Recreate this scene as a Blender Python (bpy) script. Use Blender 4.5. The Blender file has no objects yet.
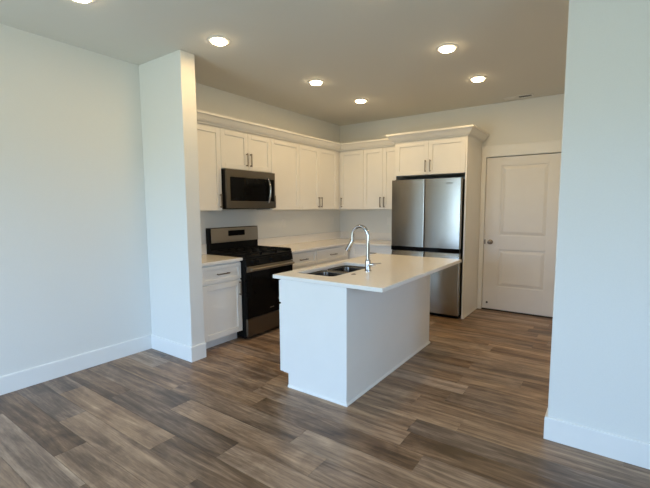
import bpy, bmesh, math, random
from mathutils import Vector, Matrix

# ---------------------------------------------------------------- camera, world, exposure
scn = bpy.context.scene
COL = scn.collection
R = math.radians
cam_d = bpy.data.cameras.new('camera')
cam = bpy.data.objects.new('camera', cam_d)
COL.objects.link(cam)
scn.camera = cam
cam_d.sensor_fit = 'HORIZONTAL'
cam_d.sensor_width = 36.0
cam_d.lens = 395.68 * 36.0 / 650.0
cam_d.shift_x = -5.2 / 650.0
cam_d.shift_y = 2.2 / 650.0
cam_d.clip_start = 0.02
_y, _p, _r = R(34.906), R(-5.598), R(-0.226)
_f = Vector((-math.sin(_y) * math.cos(_p), math.cos(_y) * math.cos(_p), math.sin(_p)))
_rt = Vector((math.cos(_y), math.sin(_y), 0))
_up = _rt.cross(_f)
_rr = math.cos(_r) * _rt + math.sin(_r) * _up
_uu = math.cos(_r) * _up - math.sin(_r) * _rt
cam.matrix_world = Matrix(((_rr.x, _uu.x, -_f.x, 3.737), (_rr.y, _uu.y, -_f.y, -5.596),
                           (_rr.z, _uu.z, -_f.z, 1.402), (0, 0, 0, 1)))

scn.view_settings.view_transform = 'Standard'
scn.view_settings.look = 'None'
scn.view_settings.exposure = 0.02
scn.view_settings.gamma = 1.0
scn.view_settings.use_curve_mapping = False
scn.cycles.use_denoising = True
scn.cycles.max_bounces = 12
scn.cycles.diffuse_bounces = 8
scn.cycles.sample_clamp_indirect = 6.0

SKY_UP = (0.44, 0.67, 1.0)
SKY_HOR = (0.45, 0.68, 1.0)
GROUND = (0.82, 1.0, 0.95)
SKY_STRENGTH = 13.56
GROUND_STRENGTH = 5.17
LAMP_WATTS = 4.8
LAMP_COLOR = (1.0, 0.668, 0.30)
LENS_GLOW = 34.0

wd = bpy.data.worlds.new('daylight')
scn.world = wd
wd.use_nodes = True
nt = wd.node_tree
nt.nodes.clear()
_tc = nt.nodes.new('ShaderNodeTexCoord')
_sx = nt.nodes.new('ShaderNodeSeparateXYZ')
_rp = nt.nodes.new('ShaderNodeValToRGB')
_mp = nt.nodes.new('ShaderNodeMapRange')
_bg = nt.nodes.new('ShaderNodeBackground')
_wo = nt.nodes.new('ShaderNodeOutputWorld')
nt.links.new(_tc.outputs['Generated'], _sx.inputs[0])
nt.links.new(_sx.outputs['Z'], _mp.inputs['Value'])
_mp.inputs['From Min'].default_value = -1.0
_mp.inputs['From Max'].default_value = 1.0
nt.links.new(_mp.outputs[0], _rp.inputs[0])
_g = GROUND_STRENGTH / SKY_STRENGTH
_rp.color_ramp.elements[0].position = 0.485
_rp.color_ramp.elements[0].color = (GROUND[0] * _g, GROUND[1] * _g, GROUND[2] * _g, 1)
_rp.color_ramp.elements[1].position = 0.53
_rp.color_ramp.elements[1].color = (*SKY_HOR, 1)
_e = _rp.color_ramp.elements.new(0.85)
_e.color = (*SKY_UP, 1)
nt.links.new(_rp.outputs[0], _bg.inputs[0])
_bg.inputs[1].default_value = SKY_STRENGTH
nt.links.new(_bg.outputs[0], _wo.inputs[0])

# window openings in the wall behind the camera (x0, x1, z0, z1); each gets a portal for the sky
FRONT_Y = -7.9
WINDOWS = [(0.25, 2.65, 0.06, 2.12)]
ADDED_SIDE_WINDOW = (-6.6, -4.6, 0.75, 2.12)     # unseen window added in the far right wall to light the island side
SIDE_X = 6.2
def portal(size, loc, rot):
    L = bpy.data.lights.new('window_portal', 'AREA')
    L.shape = 'RECTANGLE'
    L.size, L.size_y = size
    L.cycles.is_portal = True
    o = bpy.data.objects.new('window_portal', L)
    o.location = loc
    o.rotation_euler = rot
    COL.objects.link(o)
portal((ADDED_SIDE_WINDOW[3] - ADDED_SIDE_WINDOW[2], ADDED_SIDE_WINDOW[1] - ADDED_SIDE_WINDOW[0]), (SIDE_X + .11, (ADDED_SIDE_WINDOW[0] + ADDED_SIDE_WINDOW[1]) / 2, (ADDED_SIDE_WINDOW[2] + ADDED_SIDE_WINDOW[3]) / 2), (0, R(90), 0))
for (a, b, c, d) in WINDOWS:
    portal((b - a, d - c), ((a + b) / 2, FRONT_Y - .13, (c + d) / 2), (R(90), 0, 0))

# ---------------------------------------------------------------- materials
def new_mat(name, color, rough=0.5, metal=0.0, coat=0.0, spec=0.5):
    m = bpy.data.materials.new(name)
    m.use_nodes = True
    b = m.node_tree.nodes['Principled BSDF']
    b.inputs['Base Color'].default_value = (*color, 1)
    b.inputs['Roughness'].default_value = rough
    b.inputs['Metallic'].default_value = metal
    b.inputs['Specular IOR Level'].default_value = spec
    b.inputs['Coat Weight'].default_value = coat
    return m

def nodes(m):
    return m.node_tree.nodes, m.node_tree.links, m.node_tree.nodes['Principled BSDF']

def vary(m, scale, amount, stretch=(1, 1, 1), bump=0.0, rough_amt=0.0):
    """gentle procedural variation of colour, roughness and relief"""
    N, L, b = nodes(m)
    tc = N.new('ShaderNodeTexCoord')
    mp = N.new('ShaderNodeMapping')
    mp.inputs['Scale'].default_value = stretch
    L.new(tc.outputs['Object'], mp.inputs[0])
    nz = N.new('ShaderNodeTexNoise')
    nz.inputs['Scale'].default_value = scale
    nz.inputs['Detail'].default_value = 4
    L.new(mp.outputs[0], nz.inputs['Vector'])
    base = b.inputs['Base Color'].default_value[:3]
    rmp = N.new('ShaderNodeValToRGB')
    rmp.color_ramp.elements[0].position = 0.3
    rmp.color_ramp.elements[1].position = 0.7
    rmp.color_ramp.elements[0].color = (*[max(0, c * (1 - amount)) for c in base], 1)
    rmp.color_ramp.elements[1].color = (*[min(1, c * (1 + amount)) for c in base], 1)
    L.new(nz.outputs['Fac'], rmp.inputs[0])
    L.new(rmp.outputs[0], b.inputs['Base Color'])
    if rough_amt:
        mr = N.new('ShaderNodeMapRange')
        r0 = b.inputs['Roughness'].default_value
        mr.inputs['To Min'].default_value = r0 - rough_amt
        mr.inputs['To Max'].default_value = r0 + rough_amt
        L.new(nz.outputs['Fac'], mr.inputs['Value'])
        L.new(mr.outputs[0], b.inputs['Roughness'])
    if bump:
        bp = N.new('ShaderNodeBump')
        bp.inputs['Strength'].default_value = bump
        bp.inputs['Distance'].default_value = 0.002
        L.new(nz.outputs['Fac'], bp.inputs['Height'])
        L.new(bp.outputs[0], b.inputs['Normal'])
    return m

M = {}
M['wall'] = vary(new_mat('wall_paint', (0.74, 0.74, 0.71), 0.62, spec=0.3), 180, 0.012, bump=0.05)
M['ceiling'] = vary(new_mat('ceiling_paint', (0.70, 0.69, 0.65), 0.8, spec=0.2), 150, 0.012, bump=0.08)
M['trim'] = vary(new_mat('trim_paint', (0.80, 0.80, 0.78), 0.4), 8, 0.01)
M['door'] = vary(new_mat('door_paint', (0.76, 0.74, 0.71), 0.45), 8, 0.01)
M['cabinet'] = vary(new_mat('cabinet_paint', (0.80, 0.785, 0.75), 0.38), 6, 0.01)
M['quartz'] = vary(new_mat('white_quartz', (0.80, 0.77, 0.72), 0.16), 60, 0.02, rough_amt=0.03)
M['steel'] = vary(new_mat('brushed_steel', (0.35, 0.335, 0.31), 0.24, metal=1), 40, 0.06, stretch=(1, 1, 30), rough_amt=0.04)
M['plate'] = vary(new_mat('satin_steel_plate', (0.40, 0.36, 0.30), 0.32, metal=1), 40, 0.06, stretch=(1, 30, 30), rough_amt=0.04)
M['steel_h'] = vary(new_mat('dark_brushed_steel', (0.17, 0.15, 0.125), 0.32, metal=1), 40, 0.06, stretch=(1, 30, 30), rough_amt=0.04)
def brushed(m, amount, rot):
    N, L, b = nodes(m)
    tg = N.new('ShaderNodeTangent')
    tg.direction_type = 'RADIAL'
    tg.axis = 'Z'
    L.new(tg.outputs[0], b.inputs['Tangent'])
    b.inputs['Anisotropic'].default_value = amount
    b.inputs['Anisotropic Rotation'].default_value = rot
brushed(M['steel'], .5, 0.25)
M['sink'] = vary(new_mat('satin_sink_steel', (0.17, 0.155, 0.14), 0.24, metal=1), 60, 0.05, stretch=(8, 1, 1))
M['chrome'] = vary(new_mat('polished_chrome', (0.52, 0.51, 0.50), 0.06, metal=1), 5, 0.01)
M['nickel'] = vary(new_mat('dark_nickel', (0.26, 0.23, 0.20), 0.34, metal=1), 30, 0.05)
M['black'] = vary(new_mat('black_enamel', (0.006, 0.006, 0.006), 0.40, spec=.12), 20, 0.1)
M['glass'] = vary(new_mat('black_glass', (0.004, 0.004, 0.004), 0.08, spec=.10), 5, 0.1)
M['iron'] = vary(new_mat('cast_iron', (0.007, 0.007, 0.007), 0.6, spec=.12), 120, 0.2, bump=0.3)
M['charcoal'] = vary(new_mat('charcoal_cabinet_metal', (0.022, 0.022, 0.021), 0.45, spec=.2), 20, 0.08)
M['rubber'] = vary(new_mat('dark_rubber', (0.02, 0.02, 0.02), 0.7), 20, 0.1)
M['plastic'] = vary(new_mat('white_plastic', (0.78, 0.77, 0.74), 0.35), 10, 0.01)
M['gap_shade'] = vary(new_mat('painted_gap_shade', (0.05, 0.04, 0.03), 0.5, metal=0.6), 20, 0.1)  # dark tone for the shade in the gap below the door
M['ink'] = vary(new_mat('grey_lettering', (0.10, 0.10, 0.10), 0.4, metal=0.5), 10, 0.05)
M['lens'] = new_mat('lamp_lens', (0.9, 0.88, 0.82), 0.4)
_b = M['lens'].node_tree.nodes['Principled BSDF']
_b.inputs['Emission Color'].default_value = (1.0, 0.74, 0.42, 1)
_b.inputs['Emission Strength'].default_value = LENS_GLOW

def floor_material():
    m = new_mat('vinyl_planks', (0.25, 0.2, 0.16), 0.36, spec=0.5)
    N, L, b = nodes(m)
    at = N.new('ShaderNodeAttribute')
    at.attribute_name = 'plank'
    sp = N.new('ShaderNodeSeparateColor')
    L.new(at.outputs['Color'], sp.inputs[0])
    tc = N.new('ShaderNodeTexCoord')
    off = N.new('ShaderNodeCombineXYZ')
    def math_(op, a, bb):
        n = N.new('ShaderNodeMath')
        n.operation = op
        for i, v in enumerate((a, bb)):
            if isinstance(v, (int, float)):
                n.inputs[i].default_value = v
            else:
                L.new(v, n.inputs[i])
        return n.outputs[0]
    L.new(math_('MULTIPLY', sp.outputs[1], 37.0), off.inputs[0])
    L.new(math_('MULTIPLY', sp.outputs[1], 91.0), off.inputs[1])
    add = N.new('ShaderNodeVectorMath')
    add.operation = 'ADD'
    L.new(tc.outputs['Object'], add.inputs[0])
    L.new(off.outputs[0], add.inputs[1])
    def noise(sx, sy, scale, detail, dist=0.0):
        mp = N.new('ShaderNodeMapping')
        mp.inputs['Scale'].default_value = (sx, sy, 1)
        L.new(add.outputs[0], mp.inputs[0])
        n = N.new('ShaderNodeTexNoise')
        n.inputs['Scale'].default_value = scale
        n.inputs['Detail'].default_value = detail
        n.inputs['Roughness'].default_value = 0.6
        n.inputs['Distortion'].default_value = dist
        L.new(mp.outputs[0], n.inputs['Vector'])
        return n.outputs['Fac']
    broad = noise(0.8, 11.0, 1.0, 3, 0.9)       # long bands along the plank
    grain = noise(2.2, 38.0, 1.0, 6, 0.4)      # finer streaks
    fine = noise(14.0, 150.0, 1.0, 4)          # pores
    blot = noise(2.4, 4.5, 1.0, 4, 1.2)        # cloudy patches
    t = math_('ADD', math_('MULTIPLY', math_('SUBTRACT', broad, 0.5), 1.15), math_('MULTIPLY', math_('SUBTRACT', grain, 0.5), 0.46))
    t = math_('ADD', t, math_('MULTIPLY', math_('SUBTRACT', fine, 0.5), 0.35))
    t = math_('ADD', t, math_('MULTIPLY', math_('SUBTRACT', blot, 0.5), 0.85))
    t = math_('ADD', t, sp.outputs[0])
    vein = noise(1.3, 16.0, 1.0, 5, 1.6)       # dark cathedral veins
    vn = math_('POWER', math_('MULTIPLY', math_('ABSOLUTE', math_('SUBTRACT', vein, 0.5), 0.0), 7.0), 1.0)
    vm = N.new('ShaderNodeMath')
    vm.operation = 'SUBTRACT'
    vm.use_clamp = True
    vm.inputs[0].default_value = 1.0
    L.new(vn, vm.inputs[1])
    t = math_('SUBTRACT', t, math_('MULTIPLY', math_('MULTIPLY', vm.outputs[0], blot), 0.30))
    t = math_('ADD', t, 0.05)
    rp = N.new('ShaderNodeValToRGB')
    e = rp.color_ramp.elements
    e[0].position, e[0].color = 0.08, (0.066, 0.038, 0.020, 1)
    e[1].position, e[1].color = 0.95, (0.550, 0.392, 0.253, 1)
    for pos, c in ((0.30, (0.141, 0.086, 0.051)), (0.52, (0.259, 0.169, 0.105)), (0.74, (0.396, 0.273, 0.174))):
        x = e.new(pos)
        x.color = (*c, 1)
    L.new(t, rp.inputs[0])
    # some planks lean grey, some brown
    hs = N.new('ShaderNodeHueSaturation')
    mr = N.new('ShaderNodeMapRange')
    mr.inputs['To Min'].default_value = 0.80
    mr.inputs['To Max'].default_value = 1.06
    L.new(sp.outputs[2], mr.inputs['Value'])
    L.new(mr.outputs[0], hs.inputs['Saturation'])
    L.new(rp.outputs[0], hs.inputs['Color'])
    L.new(hs.outputs[0], b.inputs['Base Color'])
    rr = N.new('ShaderNodeMapRange')
    rr.inputs['To Min'].default_value = 0.30
    rr.inputs['To Max'].default_value = 0.42
    L.new(grain, rr.inputs['Value'])
    L.new(rr.outputs[0], b.inputs['Roughness'])
    bp = N.new('ShaderNodeBump')
    bp.inputs['Strength'].default_value = 0.12
    bp.inputs['Distance'].default_value = 0.002
    L.new(grain, bp.inputs['Height'])
    L.new(bp.outputs[0], b.inputs['Normal'])
    return m
M['floor'] = floor_material()

# ---------------------------------------------------------------- mesh helpers
class MB:
    """collects shapes, then links them as one mesh object"""
    def __init__(self):
        self.bm = bmesh.new()
    def box(self, x0, x1, y0, y1, z0, z1):
        x0, x1 = sorted((x0, x1)); y0, y1 = sorted((y0, y1)); z0, z1 = sorted((z0, z1))
        v = [self.bm.verts.new(p) for p in ((x0, y0, z0), (x1, y0, z0), (x1, y1, z0), (x0, y1, z0),
                                            (x0, y0, z1), (x1, y0, z1), (x1, y1, z1), (x0, y1, z1))]
        for f in ((0, 3, 2, 1), (4, 5, 6, 7), (0, 1, 5, 4), (1, 2, 6, 5), (2, 3, 7, 6), (3, 0, 4, 7)):
            self.bm.faces.new([v[i] for i in f])
        return self
    def loft(self, rings, close=False, caps=True):
        rv = [[self.bm.verts.new(p) for p in r] for r in rings]
        n = len(rv[0])
        rng = range(len(rv) if close else len(rv) - 1)
        for i in rng:
            a, b = rv[i], rv[(i + 1) % len(rv)]
            for k in range(n):
                self.bm.faces.new((a[k], a[(k + 1) % n], b[(k + 1) % n], b[k]))
        if caps and not close:
            self.bm.faces.new(rv[0][::-1])
            self.bm.faces.new(rv[-1])
        return self
    def tube(self, pts, r, seg=14):
        """round bar along points; r is a number or one per point"""
        pts = [Vector(p) for p in pts]
        rs = r if isinstance(r, (list, tuple)) else [r] * len(pts)
        rings = []
        ref = None
        for i, p in enumerate(pts):
            t = (pts[min(i + 1, len(pts) - 1)] - pts[max(i - 1, 0)]).normalized()
            if ref is None:
                ref = t.orthogonal().normalized()
            ref = (ref - t * ref.dot(t)).normalized()
            s = t.cross(ref)
            rings.append([p + (ref * math.cos(a) + s * math.sin(a)) * rs[i]
                          for a in (2 * math.pi * k / seg for k in range(seg))])
        return self.loft(rings)
    def lathe(self, prof, c=(0, 0, 0), axis='z', seg=32):
        """closed solid of revolution; prof = (radius, height) pairs"""
        rings = []
        for (rad, h) in prof:
            ring = []
            for k in range(seg):
                a = 2 * math.pi * k / seg
                x, y = max(rad, 1e-4) * math.cos(a), max(rad, 1e-4) * math.sin(a)
                if axis == 'z':
                    p = (c[0] + x, c[1] + y, c[2] + h)
                elif axis == 'y':
                    p = (c[0] + x, c[1] + h, c[2] + y)
                else:
                    p = (c[0] + h, c[1] + x, c[2] + y)
                ring.append(p)
            rings.append(ring)
        return self.loft(rings)
    def sweep(self, path, prof, side=1):
        """profile (offset outwards, z) swept with mitred corners along a 2D path"""
        P = [Vector(p) for p in path]
        rings = []
        for i, p in enumerate(P):
            ns = []
            for a, b in ((i - 1, i), (i, i + 1)):
                if 0 <= a and b < len(P):
                    d = (P[b] - P[a]).normalized()
                    ns.append(Vector((-d.y, d.x)) * side)
            if len(ns) == 1:
                m = ns[0]
            else:
                m = (ns[0] + ns[1])
                m = m / (m.dot(ns[0]))
            rings.append([(p.x + m.x * o, p.y + m.y * o, z) for (o, z) in prof])
        return self.loft(rings)
    def poly(self, outer, z0, z1, hole=None):
        es = []
        for loop in ([outer] + ([hole] if hole else [])):
            v = [self.bm.verts.new((x, y, z1)) for x, y in loop]
            es += [self.bm.edges.new((v[i], v[(i + 1) % len(v)])) for i in range(len(v))]
        g = bmesh.ops.triangle_fill(self.bm, use_beauty=True, edges=es)
        fs = [f for f in g['geom'] if isinstance(f, bmesh.types.BMFace)]
        ex = bmesh.ops.extrude_face_region(self.bm, geom=fs)
        for v in [q for q in ex['geom'] if isinstance(q, bmesh.types.BMVert)]:
            v.co.z = z0
        return self
    def build(self, name, mat, parent=None, bevel=0.0, smooth=None, segs=2, label=None):
        bmesh.ops.recalc_face_normals(self.bm, faces=self.bm.faces[:])
        me = bpy.data.meshes.new(name)
        self.bm.to_mesh(me)
        self.bm.free()
        me.materials.append(mat)
        if smooth:
            for p in me.polygons:
                p.use_smooth = True
            me.set_sharp_from_angle(angle=R(smooth))
        o = bpy.data.objects.new(name, me)
        COL.objects.link(o)
        if parent is not None:
            o.parent = parent
        if bevel:
            md = o.modifiers.new('edge', 'BEVEL')
            md.width = bevel
            md.segments = segs
            md.limit_method = 'ANGLE'
            md.angle_limit = R(40)
        if label:
            o['label'] = label
        return o

def thing(name, label, cat, loc=(0, 0, 0), rz=0.0, group=None):
    o = bpy.data.objects.new(name, None)
    o.empty_display_size = 0.05
    COL.objects.link(o)
    o.location = loc
    o.rotation_euler = (0, 0, rz)
    o['label'] = label
    o['category'] = cat
    if group:
        o['group'] = group
    return o

def tag(o, label, cat, group=None):
    o['label'] = label
    o['category'] = cat
    if group:
        o['group'] = group
    return o

def struct(o):
    o['kind'] = 'structure'
    return o

def rounded(x0, x1, y0, y1, r, n=6):
    pts = []
    for cx, cy, a0 in ((x1 - r, y1 - r, 0), (x0 + r, y1 - r, 90), (x0 + r, y0 + r, 180), (x1 - r, y0 + r, 270)):
        for k in range(n + 1):
            a = R(a0 + 90 * k / n)
            pts.append((cx + r * math.cos(a), cy + r * math.sin(a)))
    return pts

# ---------------------------------------------------------------- measures
WL = 0.042         # face of the left wall
ZC = 2.743         # ceiling
HC = 0.884         # counter height
STUB_Y0, STUB_Y1, STUB_X = -3.446, -3.300, 0.690
RW_X, RW_Y = 3.506, -2.976      # end and face of the wall on the right
HALL_X = 4.3

# ---------------------------------------------------------------- room shell
def build_floor():
    rnd = random.Random(11)
    W, LEN = 0.172, 1.22
    bm = bmesh.new()
    lay = bm.loops.layers.float_color.new('plank')
    x_min, x_max = -0.1, 6.3
    k0 = int(math.floor((FRONT_Y - 0.1 + 4.07) / W))
    k1 = int(math.ceil((0.2 + 4.07) / W))
    tones = [0.38, 0.42, 0.45, 0.48, 0.51, 0.54, 0.57, 0.60]
    # rows whose joints can be read in the photo: row -> (joint x, {plank index from that joint: tone})
    known = {-1: (2.0, {-2: 0.36, -1: 0.27, 0: 0.56}), -4: (1.235, {-1: 0.28, 0: 0.52}), 3: (2.80, {-1: 0.54, 0: 0.27}),
             -3: (0.84, {-1: 0.44, 0: 0.60}), -5: (0.40, {0: 0.57, -1: 0.36}), 2: (1.735, {-1: 0.55, 0: 0.40}),
             0: (2.52, {-1: 0.58, 0: 0.46}), 1: (2.25, {-1: 0.42, 0: 0.62}), -2: (1.62, {-1: 0.60, 0: 0.40})}
    for k in range(k0, k1):
        ya, yb = -4.07 + k * W, -4.07 + (k + 1) * W
        j, fixed = known.get(k, (rnd.uniform(0, LEN), {}))
        n0 = int(math.floor((x_min - j) / LEN))
        last = None
        for n in range(n0, n0 + 8):
            xa, xb = max(x_min, j + n * LEN), min(x_max, j + (n + 1) * LEN)
            tone = rnd.choice([q for q in tones if q != last])
            last = tone
            tone = fixed.get(n, tone)
            c = (tone, rnd.random(), rnd.random(), 1)
            if xb - xa < 0.01:
                continue
            g = 0.0006
            v = [bm.verts.new((x, y, 0.0)) for x, y in ((xa + g, ya + g), (xb - g, ya + g), (xb - g, yb - g), (xa + g, yb - g))]
            f = bm.faces.new(v)
            for lp in f.loops:
                lp[lay] = c
    # dark joint bed under the planks
    v = [bm.verts.new((x, y, z)) for x, y, z in ((x_min, FRONT_Y - .1, -.002), (x_max, FRONT_Y - .1, -.002), (x_max, .2, -.002), (x_min, .2, -.002))]
    f = bm.faces.new(v)
    for lp in f.loops:
        lp[lay] = (-0.3, 0.5, 0.5, 1)
    me = bpy.data.meshes.new('floor')
    bm.to_mesh(me)
    bm.free()
    me.materials.append(M['floor'])
    o = bpy.data.objects.new('floor', me)
    COL.objects.link(o)
    md = o.modifiers.new('thickness', 'SOLIDIFY')
    md.thickness = 0.0015
    md.offset = -1
    return struct(o)
build_floor()

struct(MB().box(-0.1, 6.4, FRONT_Y - .12, 0.25, ZC, ZC + .12).build('ceiling', M['ceiling']))
struct(MB().box(-0.1, WL, FRONT_Y - .12, 0.25, 0, ZC).build('wall_left', M['wall']))
DX0, DX1, DZ = 2.380, 3.305, 2.056     # door opening
w = MB()
w.box(WL, DX0, 0, .115, 0, ZC).box(DX1, HALL_X + .1, 0, .115, 0, ZC).box(DX0, DX1, 0, .115, DZ, ZC)
w.box(DX0 - .1, DX1 + .1, .13, .15, 0, DZ + .1)
struct(w.build('wall_back', M['wall']))
struct(MB().box(WL, STUB_X, STUB_Y0, STUB_Y1, 0, ZC).build('wall_stub', M['wall'], bevel=.004))
struct(MB().box(RW_X, SIDE_X + .1, RW_Y, RW_Y + .12, 0, ZC).build('wall_right', M['wall'], bevel=.004))
w = MB()
a, b, c, d = ADDED_SIDE_WINDOW
w.box(SIDE_X, SIDE_X + .1, FRONT_Y, a, 0, ZC).box(SIDE_X, SIDE_X + .1, b, RW_Y, 0, ZC)
w.box(SIDE_X, SIDE_X + .1, a, b, 0, c).box(SIDE_X, SIDE_X + .1, a, b, d, ZC)
struct(w.build('wall_side', M['wall']))
f = MB()
x0, x1, t = SIDE_X + .03, SIDE_X + .08, .05
f.box(x0, x1, a, a + t, c, d).box(x0, x1, b - t, b, c, d).box(x0, x1, a, b, c, c + t).box(x0, x1, a, b, d - t, d)
f.box(x0, x1, (a + b) / 2 - t / 2, (a + b) / 2 + t / 2, c, d)
struct(f.build('window_2', M['trim']))  # frame of the added side window
struct(MB().box(HALL_X, HALL_X + .1, RW_Y + .12, 0, 0, ZC).build('wall_hall', M['wall']))
w = MB()
xs = [WL] + [q for win in WINDOWS for q in win[:2]] + [SIDE_X]
for i in range(0, len(xs), 2):
    w.box(xs[i], xs[i + 1], FRONT_Y - .12, FRONT_Y, 0, ZC)
for (a, b, c, d) in WINDOWS:
    w.box(a, b, FRONT_Y - .12, FRONT_Y, 0, c).box(a, b, FRONT_Y - .12, FRONT_Y, d, ZC)
struct(w.build('wall_front', M['wall']))
for i, (a, b, c, d) in enumerate(WINDOWS):
    f = MB()
    y0, y1 = FRONT_Y - .09, FRONT_Y - .03
    t = .05
    f.box(a, a + t, y0, y1, c, d).box(b - t, b, y0, y1, c, d).box(a, b, y0, y1, c, c + t).box(a, b, y0, y1, d - t, d)
    f.box((a + b) / 2 - t / 2, (a + b) / 2 + t / 2, y0, y1, c, d)
    struct(f.build('window_%d' % (i + 1), M['trim']))

BB = [(0.0005, 0.0), (0.014, 0.0), (0.014, 0.132), (0.011, 0.140), (0.0005, 0.140)]
struct(MB().sweep([(WL, STUB_Y0 - .0145), (WL, FRONT_Y)], BB, side=1).build('baseboard_left', M['trim']))
struct(MB().sweep([(WL + .0, STUB_Y0), (STUB_X, STUB_Y0), (STUB_X, STUB_Y1 + .001)], BB, side=-1).build('baseboard_stub', M['trim']))
struct(MB().sweep([(RW_X, RW_Y + .12), (RW_X, RW_Y), (SIDE_X, RW_Y)], BB, side=-1).build('baseboard_right', M['trim']))

# ---------------------------------------------------------------- back door with casing
d = MB()
sx0, sx1, sz0, sz1 = DX0 + .006, DX1 - .006, .015, DZ - .009
d.box(sx0, sx1, .016, .042, sz0, sz1)
panels = [(2.575, 3.128, 1.022, 1.935), (2.575, 3.128, .335, .835)]
fy = .004
d.box(sx0, 2.575, fy, .016, sz0, sz1).box(3.128, sx1, fy, .016, sz0, sz1)
d.box(2.575, 3.128, fy, .016, 1.935, sz1).box(2.575, 3.128, fy, .016, .835, 1.022).box(2.575, 3.128, fy, .016, sz0, .335)
for (a, b, c, e) in panels:
    def ring(i, y):
        return [(a + i, y, c + i), (b - i, y, c + i), (b - i, y, e - i), (a + i, y, e - i)]
    d.loft([ring(.012, .0165), ring(.016, .0145), ring(.045, .006), ring(.05, .005)])
door = struct(d.build('door_1', M['door'], bevel=.0015, segs=1))
k = MB()
kx, kz = 2.467, .931
k.lathe([(.0, .003), (.032, .003), (.032, -.004), (.028, -.008), (.012, -.010), (.011, -.034), (.022, -.040), (.028, -.052),
         (.026, -.064), (.016, -.070), (.0, -.071)], (kx, 0, kz), 'y', 28)
k.build('door_knob', M['nickel'], door, smooth=40, label='dark nickel round knob')
MB().box(sx0 - .001, sx0 + .018, .0, .003, kz - .03, kz + .03).build('latch_plate', M['nickel'], door, bevel=.002, label='dark nickel latch plate')
MB().lathe([(.0, .003), (.012, .003), (.012, -.006), (.007, -.012), (.0, -.013)], (2.447, 0, .10), 'y', 20).build('door_bumper', M['rubber'], door, smooth=40, label='small dark rubber bumper')
c = MB()
c.box(2.322, DX0, -.018, -.0005, 0, DZ + .002).box(DX1, DX1 + .06, -.018, -.0005, 0, DZ + .002)
c.box(2.322, DX1 + .06, -.020, -.0005, DZ + .002, 2.195)
c.box(DX0 - .001, DX0 + .002, -.0005, .11, 0, DZ)
c.box(2.3205, DX1 + .064, -.025, -.0005, 2.195, 2.204)
struct(c.build('trim_1', M['trim'], bevel=.0015, segs=1))
struct(MB().box(DX0 + .002, DX1, -.012, .10, .0005, .012).build('gap_shade_strip', M['gap_shade'], bevel=.003))  # dark strip standing in for the shaded gap under the door

# ---------------------------------------------------------------- cabinets
# local frame of a cabinet: x along its front, front face towards -y, back at y = depth
def shaker(name, x0, x1, z0, z1, parent, rail=.057, y=0.0):
    """five-piece door or drawer front, 20 mm thick, in front of y"""
    m = MB()
    t = y - .020
    m.box(x0, x0 + rail, t, y, z0, z1).box(x1 - rail, x1, t, y, z0, z1)
    m.box(x0 + rail, x1 - rail, t, y, z1 - rail, z1).box(x0 + rail, x1 - rail, t, y, z0, z0 + rail)
    m.box(x0 + rail, x1 - rail, t + .010, y, z0 + rail, z1 - rail)
    return m.build(name, M['cabinet'], parent, bevel=.0018, segs=1)

def pull(parent, x, z, vertical, length=.150, y=-.020):
    """flat bar pull on two posts"""
    m = MB()
    h = length / 2
    o = h - .012
    if vertical:
        m.box(x - .006, x + .006, y - .032, y - .024, z - h, z + h)
        for s in (-1, 1):
            m.box(x - .005, x + .005, y - .026, y + .0005, z + s * o - .006, z + s * o + .006)
    else:
        m.box(x - h, x + h, y - .032, y - .024, z - .006, z + .006)
        for s in (-1, 1):
            m.box(x + s * o - .006, x + s * o + .006, y - .026, y + .0005, z - .005, z + .005)
    return m.build('handle', M['nickel'], parent, bevel=.0015, label='dark nickel bar handle')

def cabinet(name, label, cat, loc, rz, w, depth, z0, z1, doors=(), drawers=(), toe=0.0, group=None, recess=.075, hollow=False):
    """doors/drawers: (x0, x1, z0, z1, handle) with handle = (x, z) or None"""
    t = thing(name, label, cat, loc, rz, group)
    m = MB()
    if hollow:
        th = .018
        m.box(0, th, 0, depth, z0 + toe, z1).box(w - th, w, 0, depth, z0 + toe, z1)
        m.box(th, w - th, depth - th, depth, z0 + toe, z1).box(th, w - th, 0, depth - th, z0 + toe, z0 + toe + th)
        m.box(th, w - th, 0, th, z0 + toe, z1)
    else:
        m.box(0, w, 0, depth, z0 + toe, z1)
    m.build('cabinet_body', M['cabinet'], t, bevel=.001, segs=1)
    for (a, b, c, e, h) in doors:
        dd = shaker('door', a, b, c, e, t)
        if h:
            pull(dd, h[0], h[1], True)
    for (a, b, c, e, h) in drawers:
        dd = shaker('drawer', a, b, c, e, t, rail=.036)
        if h:
            pull(dd, h[0], h[1], False)
    if toe:
        MB().box(0, w, recess, depth, z0 + .0005, z0 + toe).build('toe_kick', M['cabinet'], t)
    return t

UB, UT = 1.371, 2.257      # underside and top of the wall cabinets
UX = 0.298                 # carcass front on the range wall
UY = -.410                 # carcass front on the refrigerator wall
UGRP = 'white shaker wall cabinets'
Q = R(90)
def upper_left(label, y0, y1, zb, doors):
    w = y1 - y0
    return cabinet('wall_cabinet', label, 'cabinet', (UX, y0, 0), Q, w - .001, UX - WL - .001, zb, UT + .03,
                   doors=[(a - y0, b - y0, c, UT - .012, (h[0] - y0, h[1]) if h else None) for (a, b, c, h) in doors], group=UGRP)
yA, yB, yC, yD, yE = -3.298, -2.731, -1.952, -1.411, -.50
g = .002
upper_left('white single-door wall cabinet between the stub wall and the microwave', yA, yB, UB,
           [(yA + .02, yB - g, UB + .004, (yB - .030, UB + .105))])
upper_left('short white two-door wall cabinet directly above the microwave', yB, yC, 1.827,
           [(yB + g, -2.337 - g / 2, 1.831, (-2.337 - .030, 1.945)), (-2.337 + g / 2, yC - g, 1.831, (-2.337 + .030, 1.945))])
upper_left('tall white single-door wall cabinet just past the microwave towards the corner', yC, yD, UB,
           [(yC + g, yD - g, UB + .004, (yC + .030, UB + .105))])
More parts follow.
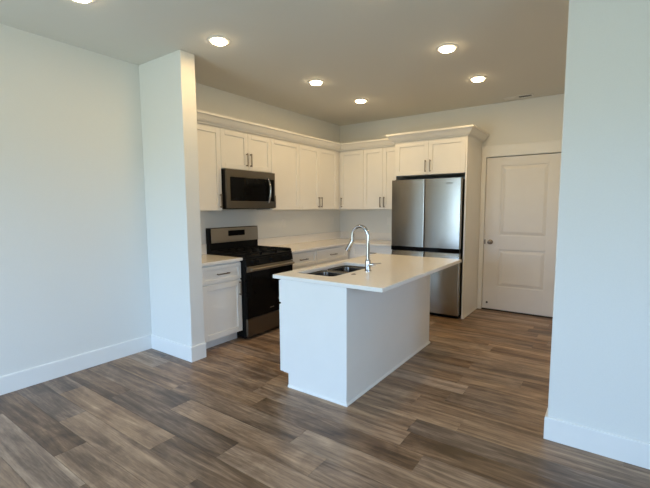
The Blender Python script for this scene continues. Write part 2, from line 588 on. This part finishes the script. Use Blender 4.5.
cb = upper_left('white two-door wall cabinet on the range wall filling the room corner', yD, UY - .001, UB,
           [(yD + g, -.962 - g / 2, UB + .004, (-.962 - .030, UB + .105)), (-.962 + g / 2, yE, UB + .004, (-.962 + .030, UB + .105))])
XM = 1.058
xE, xF, xG = UX + .022, .736, 1.353
cabinet('wall_cabinet', 'white single-door wall cabinet on the refrigerator wall beside the room corner', 'cabinet', (WL + .004, UY, 0), 0,
        xF - WL - .005, -UY - .001, UB, UT + .03, doors=[(xE + .006 - WL - .004, xF - WL - .004 - g, UB + .004, UT - .012, (xE + .038 - WL - .004, UB + .105))], group=UGRP)
cabinet('wall_cabinet', 'white two-door wall cabinet running in behind the refrigerator', 'cabinet', (xF, UY, 0), 0,
        xG - xF - .001, -UY - .001, UB, UT + .03,
        doors=[(g, (XM - xF) - g / 2, UB + .004, UT - .012, ((XM - xF) - .030, UB + .105)), ((XM - xF) + g / 2, xG - xF - g, UB + .004, UT - .012, ((XM - xF) + .030, UB + .105))], group=UGRP)

# refrigerator surround: cabinet above plus two tall end panels
PX0, PX1, PY = 1.355, 2.319, -.649
fc = cabinet('refrigerator_cabinet', 'white two-door cabinet spanning above the stainless refrigerator', 'cabinet', (PX0 + .019, PY, 0), 0,
             PX1 - PX0 - .039, -PY - .001, 1.815, UT + .03,
             doors=[(.002, .4535, 1.819, UT - .012, (.4535 - .030, 1.925)), (.4555, PX1 - PX0 - .041, 1.819, UT - .012, (.4555 + .030, 1.925))], group=UGRP)
pn = thing('end_panel', 'tall white end panel between the refrigerator and the back door', 'panel', (PX1 - .019, PY, 0), 0, 'tall refrigerator end panels')
MB().box(0, .019, -.020, -PY - .001, .0005, UT + .03).build('board', M['cabinet'], pn, bevel=.001, segs=1)
MB().box(.0195, .031, -.020, -PY - .020, .0005, .020).build('shoe_molding', M['trim'], pn, bevel=.004)
pn = thing('end_panel', 'tall white end panel between the wall cabinets and the refrigerator', 'panel', (PX0, PY, 0), 0, 'tall refrigerator end panels')
MB().box(0, .0185, -.0, -PY - .001, .0005, UT + .03).build('board', M['cabinet'], pn, bevel=.001, segs=1)

# crown mouldings
CROWN = [(0.0, 2.258), (.008, 2.258), (.008, 2.266), (.018, 2.270), (.032, 2.281), (.048, 2.300), (.062, 2.323), (.072, 2.334), (.084, 2.338), (.084, 2.360), (0.0, 2.360)]
FX, FY = UX + .021, UY - .021
tag(MB().sweep([(FX, yA), (FX, FY), (PX0 - .001, FY)], CROWN, side=-1).build('crown_molding', M['cabinet'], smooth=25),
    'white crown molding along the L of wall cabinets into the corner', 'molding', 'crown moldings')
FC = [(o + .002, z) for o, z in CROWN]
tag(MB().sweep([(PX0 - .001, -.525), (PX0 - .001, PY - .021), (PX1 + .001, PY - .021), (PX1 + .001, -.001)], FC, side=-1).build('crown_molding', M['cabinet'], smooth=25),
    'deeper white crown molding wrapped around the cabinet above the refrigerator', 'molding', 'crown moldings')

# base cabinets
BGRP = 'white shaker base cabinets'
BT = HC - .030
TB = .10
def base_fronts(w, split=None):
    xs_ = [.003] + ([split] if split else []) + [w - .003]
    return [(xs_[i] + (.001 if i else 0), xs_[i + 1] - (.001 if i + 2 < len(xs_) else 0)) for i in range(len(xs_) - 1)]
y0, y1 = -3.262, -2.760
wd_ = y1 - y0
cabinet('base_cabinet', 'white base cabinet with one drawer and one door between stub wall and range', 'cabinet', (.60, y0, 0), Q, wd_, .60 - WL - .001, 0, BT,
        doors=[(.004, wd_ - .004, TB + .004, .652, (wd_ - .034, .565))], drawers=[(.004, wd_ - .004, .668, BT - .018, (wd_ / 2, .750))], toe=TB, group=BGRP)
y0, y1 = -2.006, -1.447
wd_ = y1 - y0
cabinet('base_cabinet', 'white base cabinet with a drawer, beside the range on its corner side', 'cabinet', (.60, y0, 0), Q, wd_, .60 - WL - .001, 0, BT,
        doors=[(.004, wd_ - .004, TB + .004, .652, (.034, .565))], drawers=[(.004, wd_ - .004, .668, BT - .018, (wd_ / 2, .750))], toe=TB, group=BGRP)
y0, y1 = -1.445, -.625
wd_ = y1 - y0
cabinet('base_cabinet', 'white base cabinet with a drawer, behind the faucet in the corner', 'cabinet', (.60, y0, 0), Q, wd_, .60 - WL - .001, 0, BT,
        doors=[(.004, wd_ - .06, TB + .004, .652, (.034, .565))], drawers=[(.004, wd_ - .06, .668, BT - .018, ((wd_ - .06) / 2, .750))], toe=TB, group=BGRP)
x0, x1 = WL + .001, 1.352
wd_ = x1 - x0
cabinet('base_cabinet', 'white base cabinet on the refrigerator wall, under the counter next to refrigerator', 'cabinet', (x0, -.60, 0), 0, wd_, .599, 0, BT,
        doors=[(.66 - x0, 1.0 - x0, TB + .004, .652, (.965 - x0, .565)), (1.004 - x0, wd_ - .004, TB + .004, .652, (1.04 - x0, .565))],
        drawers=[(.66 - x0, wd_ - .004, .668, BT - .018, (1.0 - x0, .750))], toe=TB, group=BGRP)

# countertops with low backsplash
ct = tag(MB().box(WL + .001, .645, -3.298, -2.759, BT + .0005, HC).build('countertop', M['quartz'], bevel=.003),
         'short white quartz countertop between the stub wall and the range', 'countertop', 'white quartz countertops')
MB().box(WL + .001, WL + .021, -3.298, -2.759, HC, 1.0).build('backsplash', M['quartz'], ct, bevel=.002)
ct = tag(MB().poly([(WL + .001, -.001), (WL + .001, -2.008), (.645, -2.008), (.645, -.645), (1.353, -.645), (1.353, -.001)], BT + .0005, HC).build('countertop', M['quartz'], bevel=.003),
         'L-shaped white quartz countertop from the range around the corner to refrigerator', 'countertop', 'white quartz countertops')
MB().poly([(WL + .001, -.001), (WL + .001, -2.008), (WL + .021, -2.008), (WL + .021, -.021), (1.353, -.021), (1.353, -.001)], HC, 1.0).build('backsplash', M['quartz'], ct, bevel=.002)

# ---------------------------------------------------------------- range (local: x = along front, -y = front)
def build_range():
    w = .744
    t = thing('gas_range', 'freestanding gas range, black oven door and stainless trim, under the microwave', 'range', (.66, -2.755, 0), Q)
    D = .66 - WL - .004
    b = MB()
    b.box(0, w, .0, D, .03, .868)
    for x in (.03, w - .07):
        for y in (.05, D - .09):
            b.box(x, x + .04, y, y + .04, .0005, .03)
    b.build('body', M['black'], t, bevel=.002, label='black side panels and feet')
    cook = MB().box(-.001, w + .001, -.018, D - .075, .868, .890).box(-.001, .010, -.010, D - .078, .889, .918).box(w - .010, w + .001, -.010, D - .078, .889, .918).build('cooktop', M['black'], t, bevel=.005)
    # burners
    for (x, y, r) in ((.17, .14, .05), (.17, .42, .042), (.574, .14, .055), (.574, .42, .04), (.372, .28, .05)):
        MB().lathe([(0, .890), (r, .890), (r, .898), (r * .8, .902), (r * .8, .910), (0, .912)], (x, y, 0), 'z', 24).build('burner', M['iron'], cook, smooth=35)
    # three cast grates
    for gx0, gx1 in ((.012, .250), (.256, .488), (.494, .732)):
        m = MB()
        ya, yb, za, zb = .0, .535, .912, .926
        s = .012
        m.box(gx0, gx1, ya, ya + s, za, zb).box(gx0, gx1, yb - s, yb, za, zb)
        m.box(gx0, gx0 + s, ya, yb, za, zb).box(gx1 - s, gx1, ya, yb, za, zb)
        mid = (gx0 + gx1) / 2
        m.box(mid - s / 2, mid + s / 2, ya, yb, za, zb)
        for yy in (.13, .265, .40):
            m.box(gx0, gx1, yy - s / 2, yy + s / 2, za, zb)
        for xx in (gx0, gx1 - s):
            for yy in (ya, yb - s):
                m.box(xx, xx + s, yy, yy + s, .8905, za)
        m.build('grate', M['iron'], t, bevel=.002, label='black cast iron grate')
    # control fascia
    f = MB()
    prof = [(-.0005, .868), (-.0005, .792), (-.034, .792), (-.020, .867)]
    f.loft([[(x, y, z) for (y, z) in prof] for x in (0, w)])
    fas = f.build('control_panel', M['black'], t, bevel=.002)
    for x in (.085, .172, .372, .572, .659):
        m = MB()
        m.lathe([(0, .0), (.023, .0), (.023, -.006), (.019, -.010), (.018, -.030), (.015, -.034), (0, -.034)], (0, 0, 0), 'y', 24)
        m.box(-.003, .003, -.036, -.020, -.018, .018)
        kn = m.build('knob', M['black'], fas, smooth=40)
        kn.location = (x, -.027, .832)
        kn.rotation_euler = (R(-10), 0, 0)
    # oven door
    od = MB()
    od.box(.003, w - .003, -.030, -.001, .230, .786)
    dr = od.build('oven_door', M['glass'], t, bevel=.003, label='black glass oven door')
    MB().box(.003, w - .003, -.034, -.0305, .728, .786).build('top_rail', M['plate'], dr, bevel=.001, label='stainless strip across the top of the oven door')
    h = MB()
    h.tube([(.035, -.075, .757), (w - .035, -.075, .757)], .013, 16)
    for x in (.055, w - .055):
        h.box(x - .010, x + .010, -.070, -.034, .749, .765)
    h.build('handle', M['plate'], dr, smooth=40, label='stainless bar handle')
    MB().box(w / 2 - .032, w / 2 + .032, -.0325, -.0302, .285, .297).build('badge', M['steel'], dr, label='small silver badge')
    # storage drawer
    MB().box(.003, w - .003, -.030, -.001, .034, .224).build('storage_drawer', M['steel_h'], t, bevel=.004, label='stainless drawer front')
    # backguard
    gd = MB()
    gd.box(0, w, D - .070, D, .868, 1.175)
    bg = gd.build('backguard', M['black'], t, bevel=.006)
    fr = MB()
    fr.loft([[(x, D - .0705, 1.005), (x, D - .080, 1.005), (x, D - .074, 1.168), (x, D - .0705, 1.168)] for x in (.018, w - .004)])
    fp = fr.build('front_plate', M['plate'], bg, bevel=.002, label='stainless control plate')
    MB().box(.262, .512, D - .0835, D - .072, 1.075, 1.138).build('display', M['glass'], bg, bevel=.002, label='black glass display')
build_range()

# ---------------------------------------------------------------- microwave
def build_microwave():
    w, z0, z1 = .757, 1.392, 1.818
    t = thing('microwave', 'stainless over-the-range microwave with black glass door, under the short cabinet', 'microwave', (.362, -2.722, 0), Q)
    w = .752
    D = .362 - WL - .004
    MB().box(0, w, 0, D, z0, z1).build('body', M['black'], t, bevel=.002)
    f = MB()
    y0, y1 = -.026, -.0005
    f.box(0, .046, y0, y1, z0 + .004, z1).box(w - .016, w, y0, y1, z0 + .004, z1)
    f.box(.046, w - .016, y0, y1, z1 - .078, z1).box(.046, w - .016, y0, y1, z0 + .004, z0 + .082)
    f.box(.046, w - .016, y0 + .006, y1, z0 + .082, z1 - .078)
    dr = f.build('door', M['steel_h'], t, bevel=.002, label='stainless door frame')
    MB().box(.050, 0.602, y0 + .001, y0 + .0058, z0 + .086, z1 - .082).build('window', M['glass'], dr, bevel=.002, label='black glass window')
    cp = MB().box(.606, w - .018, y0 + .001, y0 + .0058, z0 + .086, z1 - .082).build('control_panel', M['glass'], t, bevel=.002, label='black touch control panel')
    h = MB()
    pts = []
    for k in range(13):
        s = k / 12
        pts.append((.622, y0 - .012 - .034 * math.sin(math.pi * s) ** .8, z0 + .070 + .285 * s))
    h.tube(pts, .011, 14)
    h.box(.612, .632, y0 - .020, y0 + .002, z0 + .064, z0 + .084).box(.612, .632, y0 - .020, y0 + .002, z0 + .343, z0 + .363)
    h.build('handle', M['chrome'], dr, smooth=40, label='bowed polished steel handle')
    MB().box(.03, w - .03, .04, D - .04, z0 - .006, z0 - .0005).build('vent_grille', M['black'], t, label='black underside filter')
build_microwave()

# ---------------------------------------------------------------- refrigerator
def text_mesh(body, size, name, mat, parent, loc, rot, depth=.001):
    cu = bpy.data.curves.new(name, 'FONT')
    cu.body = body
    cu.size = size
    cu.extrude = depth
    cu.align_x = 'CENTER'
    cu.align_y = 'CENTER'
    tmp = bpy.data.objects.new('lettering_source', cu)
    COL.objects.link(tmp)
    dg = bpy.context.evaluated_depsgraph_get()
    dg.update()
    me = bpy.data.meshes.new_from_object(tmp.evaluated_get(dg))
    bpy.data.objects.remove(tmp)
    me.materials.clear()
    me.materials.append(mat)
    o = bpy.data.objects.new(name, me)
    COL.objects.link(o)
    o.parent = parent
    o.location = loc
    o.rotation_euler = rot
    return o

def build_fridge():
    x0, w = 1.360, .922
    F = -.747
    t = thing('refrigerator', 'stainless four-door refrigerator standing beneath the two-door cabinet', 'refrigerator', (x0, F, 0), 0)
    D = -F - .03
    b = MB().box(.018, w - .002, .075, D, .03, 1.742)
    for x in (.05, w - .09):
        for y in (.12, D - .1):
            b.box(x, x + .04, y, y + .04, .0005, .03)
    b.build('body', M['charcoal'], t, bevel=.003, label='charcoal cabinet body')
    mid = .461
    crown = .0055
    def slab(name, a, bb, c, e, lip=None):
        # gently crowned front with rounded outer edges
        r = .009
        # denser points near the rounded edges
        pts = []
        for s in [0, .004, .010, .018, .03, .05, .1, .2, .35, .5, .65, .8, .9, .95, .97, .982, .99, .996, 1]:
            x = a + (bb - a) * s
            dx = min(x - a, bb - x)
            y = 0.0 if dx > r else r - math.sqrt(max(0, r * r - (r - dx) ** 2))
            y -= crown * math.sin(math.pi * s)
            pts.append((x, y))
        pts += [(bb, .070), (a, .070)]
        secs = [(c, 0), (e, 0)] if lip is None else [(c, 0), (lip, 0), (e, .020)]
        m = MB().loft([[(x, y + (o if y < .06 else 0), z) for x, y in pts] for z, o in secs])
        return m.build(name, M['steel'], t, smooth=35)
    dl = slab('door', .0, mid - .002, .886, 1.755)
    dr = slab('door', mid + .002, w, .886, 1.755)
    ll = slab('door', .0, mid - .002, .05, .829, .755)
    lr = slab('door', mid + .002, w, .05, .829, .755)
    # recessed grip channel between the upper and lower doors, sloped bright lips on the lower doors
    MB().box(.018, w - .004, .052, .0745, .829, .886).build('grip_recess', M['black'], t, label='black recessed grip channel')
    for o, a, bb in ((ll, .004, mid - .006), (lr, mid + .006, w - .004)):
        MB().box(a, bb, .024, .050, .8295, .8310).build('grip_lip', M['chrome'], o, label='bright metal lip')
    for o, a, bb in ((dl, .002, mid - .004), (dr, mid + .004, w - .002)):
        MB().box(a, bb, -.004, .05, .8335, .8855).build('grip_edge', M['glass'], o, label='black lower edge strip')
    MB().box(.01, w - .01, .05, .074, .004, .048).build('kick_grille', M['black'], t)
    for x in (.03, w - .09):
        MB().box(x, x + .06, .03, .13, 1.7425, 1.760).build('hinge_cover', M['charcoal'], t, bevel=.004)
    text_mesh('SAMSUNG', .019, 'brand_lettering', M['ink'], dr, (.780, -.0060, 1.692), (R(90), 0, 0))
build_fridge()

# ---------------------------------------------------------------- island
IX0, IX1, IY0, IY1 = 1.687, 2.294, -3.334, -1.746
def build_island():
    t = thing('kitchen_island', 'white kitchen island base with plain end and back panels', 'island', (IX0, IY1, 0), -Q)
    # local: x runs towards -Y world, front (-y local) faces the range
    w, D = IY1 - IY0, IX1 - IX0
    # carcass as an open shell so that the sink bowls hang inside it
    m = MB()
    m.box(.02, w - .02, .0, .012, TB, BT)
    m.box(.02, w - .02, .012, D - .02, TB, TB + .018)
    for x in (.02, .60, w - .038):
        m.box(x, x + .018, .018, D - .02, TB + .018, BT - .0 if x != .60 else BT)
    m.build('cabinet_body', M['cabinet'], t)
    # end panels with the toe notch
    for a, b in ((w - .0195, w), (0, .0195)):
        e = MB()
        prof = [(-.0, BT), (-.0, .115), (.067, .115), (.067, .0005), (D, .0005), (D, BT)]
        e.loft([[(x, y, z) for (y, z) in prof] for x in (a, b)])
        e.build('end_panel', M['cabinet'], t, bevel=.001, segs=1)
    MB().box(.0195, w - .0195, D - .0195, D, .0005, BT).build('back_panel', M['cabinet'], t)
    MB().box(.0195, w - .0195, .075, .09, .0005, TB).build('toe_kick', M['cabinet'], t)
    for a, b in ((.003, .5),):
        for (c, e) in ((TB + .012, .36), (.364, .61)):
            dd = shaker('drawer', a, b, c, e, t, rail=.045)
            pull(dd, (a + b) / 2, (c + e) / 2, False)
        dd = shaker('drawer', a, b, .614, BT - .012, t, rail=.036)
        pull(dd, (a + b) / 2, .72, False)
    dw = [(.503, 1.045), (1.048, w - .003)]
    for i, (a, b) in enumerate(dw):
        dd = shaker('door', a, b, TB + .012, .652, t)
        pull(dd, b - .034 if i == 0 else a + .034, .565, True)
    for (a, b) in dw:
        dd = shaker('drawer', a, b, .668, BT - .012, t, rail=.036)
        pull(dd, (a + b) / 2 if a < 1 else b - .10, .690, False)
    # thin shoe along the end, back and other end
    s = MB()
    PR = [(.0005, .0005), (.011, .0005), (.010, .012), (.005, .019), (.0005, .020)]
    s.sweep([(w, .067), (w, D), (0, D), (0, .067)], PR, side=-1)
    s.build('shoe_molding', M['trim'], t)
    # slim batten up the seating-side corner and the far corner
    return t
build_island()

CX0, CX1, CY0, CY1 = 1.622, 2.579, -3.352, -1.659
SX0, SX1, SY0, SY1 = 1.718, 2.072, -3.185, -2.455
hole = rounded(SX0, SX1, SY0, SY1, .045)
tag(MB().poly([(CX0, CY0), (CX1, CY0), (CX1, CY1), (CX0, CY1)], BT + .0005, HC, hole).build('island_countertop', M['quartz'], bevel=.003),
    'white quartz island countertop with overhang and a sink cutout', 'countertop', 'white quartz countertops')

def build_sink():
    t = thing('double_sink', 'stainless double-bowl undermount sink let into the island countertop', 'sink', ((SX0 + SX1) / 2, (SY0 + SY1) / 2, 0))
    cx, cy = t.location.x, t.location.y
    ymid = -2.78
    for (a, b) in ((SY0 - .006, ymid - .011), (ymid + .011, SY1 + .006)):
        m = MB()
        rings = []
        x0, x1 = SX0 - .006 - cx, SX1 + .006 - cx
        y0, y1 = a - cy, b - cy
        for (inset, z, r) in ((0, BT - .001, .05), (.002, BT - .02, .05), (.012, .70, .06), (.035, .678, .07), (.10, .672, .06)):
            rings.append([(x, y, z) for x, y in rounded(x0 + inset, x1 - inset, y0 + inset, y1 - inset, r)])
        m.loft(rings, caps=False)
        m.bm.faces.new([v for v in m.bm.verts][-len(rings[0]):])
        bo = m.build('bowl', M['sink'], t, smooth=40)
        md = bo.modifiers.new('thickness', 'SOLIDIFY')
        md.thickness = .0015
        md.offset = 1
        MB().lathe([(0, .0005), (.043, .0005), (.045, .003), (.036, .004), (.030, .001), (0, .001)], ((x0 + x1) / 2, (y0 + y1) / 2, .6735), 'z', 28).build('drain', M['chrome'], bo, smooth=35)
    MB().box(SX0 + .0 - cx, SX1 - cx, ymid - .0095 - cy, ymid + .0095 - cy, .80, BT - .006).build('divider', M['sink'], t, bevel=.006)
build_sink()

def build_faucet():
    t = thing('kitchen_faucet', 'tall chrome gooseneck pull-down faucet standing behind the island sink', 'faucet', (2.160, -2.800, HC))
    MB().lathe([(0, .0005), (.029, .0005), (.029, .006), (.024, .010), (.022, .05), (.022, .085), (.018, .095), (0, .096)]).build('base', M['chrome'], t, smooth=40)
    pts = [(0, 0, .09), (0, 0, .20), (0, 0, .262)]
    for k in range(1, 16):
        a = R(200) * k / 16
        pts.append((-.074 + .074 * math.cos(a), 0, .278 + .086 * math.sin(a)))
    pts += [(-.150, 0, .232)]
    MB().tube(pts, .0142, 18).build('spout', M['chrome'], t, smooth=50)
    MB().tube([(-.1455, 0, .248), (-.1495, 0, .236), (-.170, 0, .203), (-.196, 0, .160), (-.198, 0, .156)], [.015, .018, .0195, .0215, .017], 20).build('spray_head', M['chrome'], t, smooth=45)
    h = MB()
    h.tube([(.018, .004, .055), (.040, .010, .056)], .012, 16)
    h.tube([(.036, .009, .056), (.060, .016, .060), (.105, .028, .067)], [.009, .006, .0045], 14)
    h.build('lever', M['chrome'], t, smooth=45)
build_faucet()
tag(MB().lathe([(0, .0005), (.020, .0005), (.020, .004), (.016, .006), (.011, .006), (.010, .009), (0, .010)], (2.150, -3.005, HC), 'z', 24).build('air_switch', M['nickel'], smooth=40),
    'small round dark button on the island countertop beside the sink', 'button')

# ---------------------------------------------------------------- ceiling lights
def ceiling_light(x, y, label, watts=LAMP_WATTS):
    t = thing('ceiling_light', label, 'ceiling light', (x, y, ZC), 0, 'round recessed ceiling lights')
    MB().lathe([(0, -.0005), (.092, -.0005), (.092, -.002), (.086, -.005), (.072, -.006), (0, -.006)], (0, 0, 0), 'z', 40).build('trim_ring', M['plastic'], t, smooth=40)
    MB().lathe([(0, -.0062), (.061, -.0062), (.060, -.014), (.054, -.020), (.028, -.024), (0, -.0245)], (0, 0, 0), 'z', 40).build('lens', M['lens'], t, smooth=60, label='glowing warm lens')
    L = bpy.data.lights.new('lamp_light', 'AREA')
    L.shape = 'DISK'
    L.size = .15
    L.energy = watts
    L.color = LAMP_COLOR
    o = bpy.data.objects.new('lamp_light', L)
    COL.objects.link(o)
    o.parent = t
    o.location = (0, 0, -.030)
    return t
for x, y, lb in (
        (1.101, -3.371, 'round glowing ceiling light nearest the stub wall'),
        (1.100, -2.070, 'round glowing ceiling light out in front of the microwave cabinets'),
        (1.110, -1.147, 'round glowing ceiling light nearest the corner of the wall cabinets'),
        (2.551, -2.153, 'round glowing ceiling light above the seating side of the island'),
        (2.552, -1.172, 'round glowing ceiling light nearest the refrigerator and the ceiling vent'),
        (0.930, -4.330, 'round ceiling light over the open floor by the bare left wall, cut by the frame'),
        (2.460, -3.330, 'round ceiling light at the top edge, above the near end of island'),
        (3.800, -1.600, 'added unseen ceiling light in the passage behind the wall on the right')):  # last one is added out of view, warms island side and door
    ceiling_light(x, y, lb, 3.2 if x > 3 else 0.6 if y < -4 or (x > 2 and y < -3) else LAMP_WATTS)

# ---------------------------------------------------------------- ceiling vent
v = thing('ceiling_vent', 'white slotted ceiling vent in front of the back door', 'vent', (2.772, -.165, ZC))
m = MB()
hx, hy = .165, .062
m.box(-hx, hx, -hy, -hy + .02, -.007, -.0005).box(-hx, hx, hy - .02, hy, -.007, -.0005)
m.box(-hx, -hx + .02, -hy, hy, -.007, -.0005).box(hx - .02, hx, -hy, hy, -.007, -.0005).box(-.006, .006, -hy, hy, -.007, -.0005)
m.build('frame', M['plastic'], v, bevel=.002)
MB().box(-hx + .018, hx - .018, -hy + .018, hy - .018, -.0012, -.0005).build('duct_shade', M['rubber'], v, label='dark sheet for the shaded duct')  # thin dark sheet under the ceiling, coloured as the shade inside the duct
for s, x0, x1, tilt in ((0, -hx + .02, -.006, -1), (1, .006, hx - .02, 1)):
    m = MB()
    for k in range(4):
        y = -.034 + k * .0225
        m.loft([[(x, y - .008 * tilt, -.0065), (x, y - .006 * tilt, -.0065), (x, y + .008 * tilt, -.0015), (x, y + .006 * tilt, -.0015)] for x in (x0, x1)])
    m.build('louver', M['plastic'], v)

# ---------------------------------------------------------------- wall outlets
def outlet(loc, rz, label):
    t = thing('wall_outlet', label, 'outlet', loc, rz, 'white wall outlets')
    MB().box(-.035, .035, -.006, -.0005, -.058, .058).build('cover_plate', M['plastic'], t, bevel=.003)
    m = MB()
    for z in (-.026, .026):
        m.box(-.017, .017, -.0085, -.006, z - .018, z + .018)
    m.build('receptacle', M['plastic'], t, bevel=.001)
outlet((WL, -1.433, 1.185), Q, 'white outlet on the backsplash wall nearest the range')
outlet((WL, -.240, 1.185), Q, 'white outlet on the range wall close to the corner')
outlet((.955, 0, 1.185), 0, 'white outlet on the refrigerator wall beside the refrigerator')
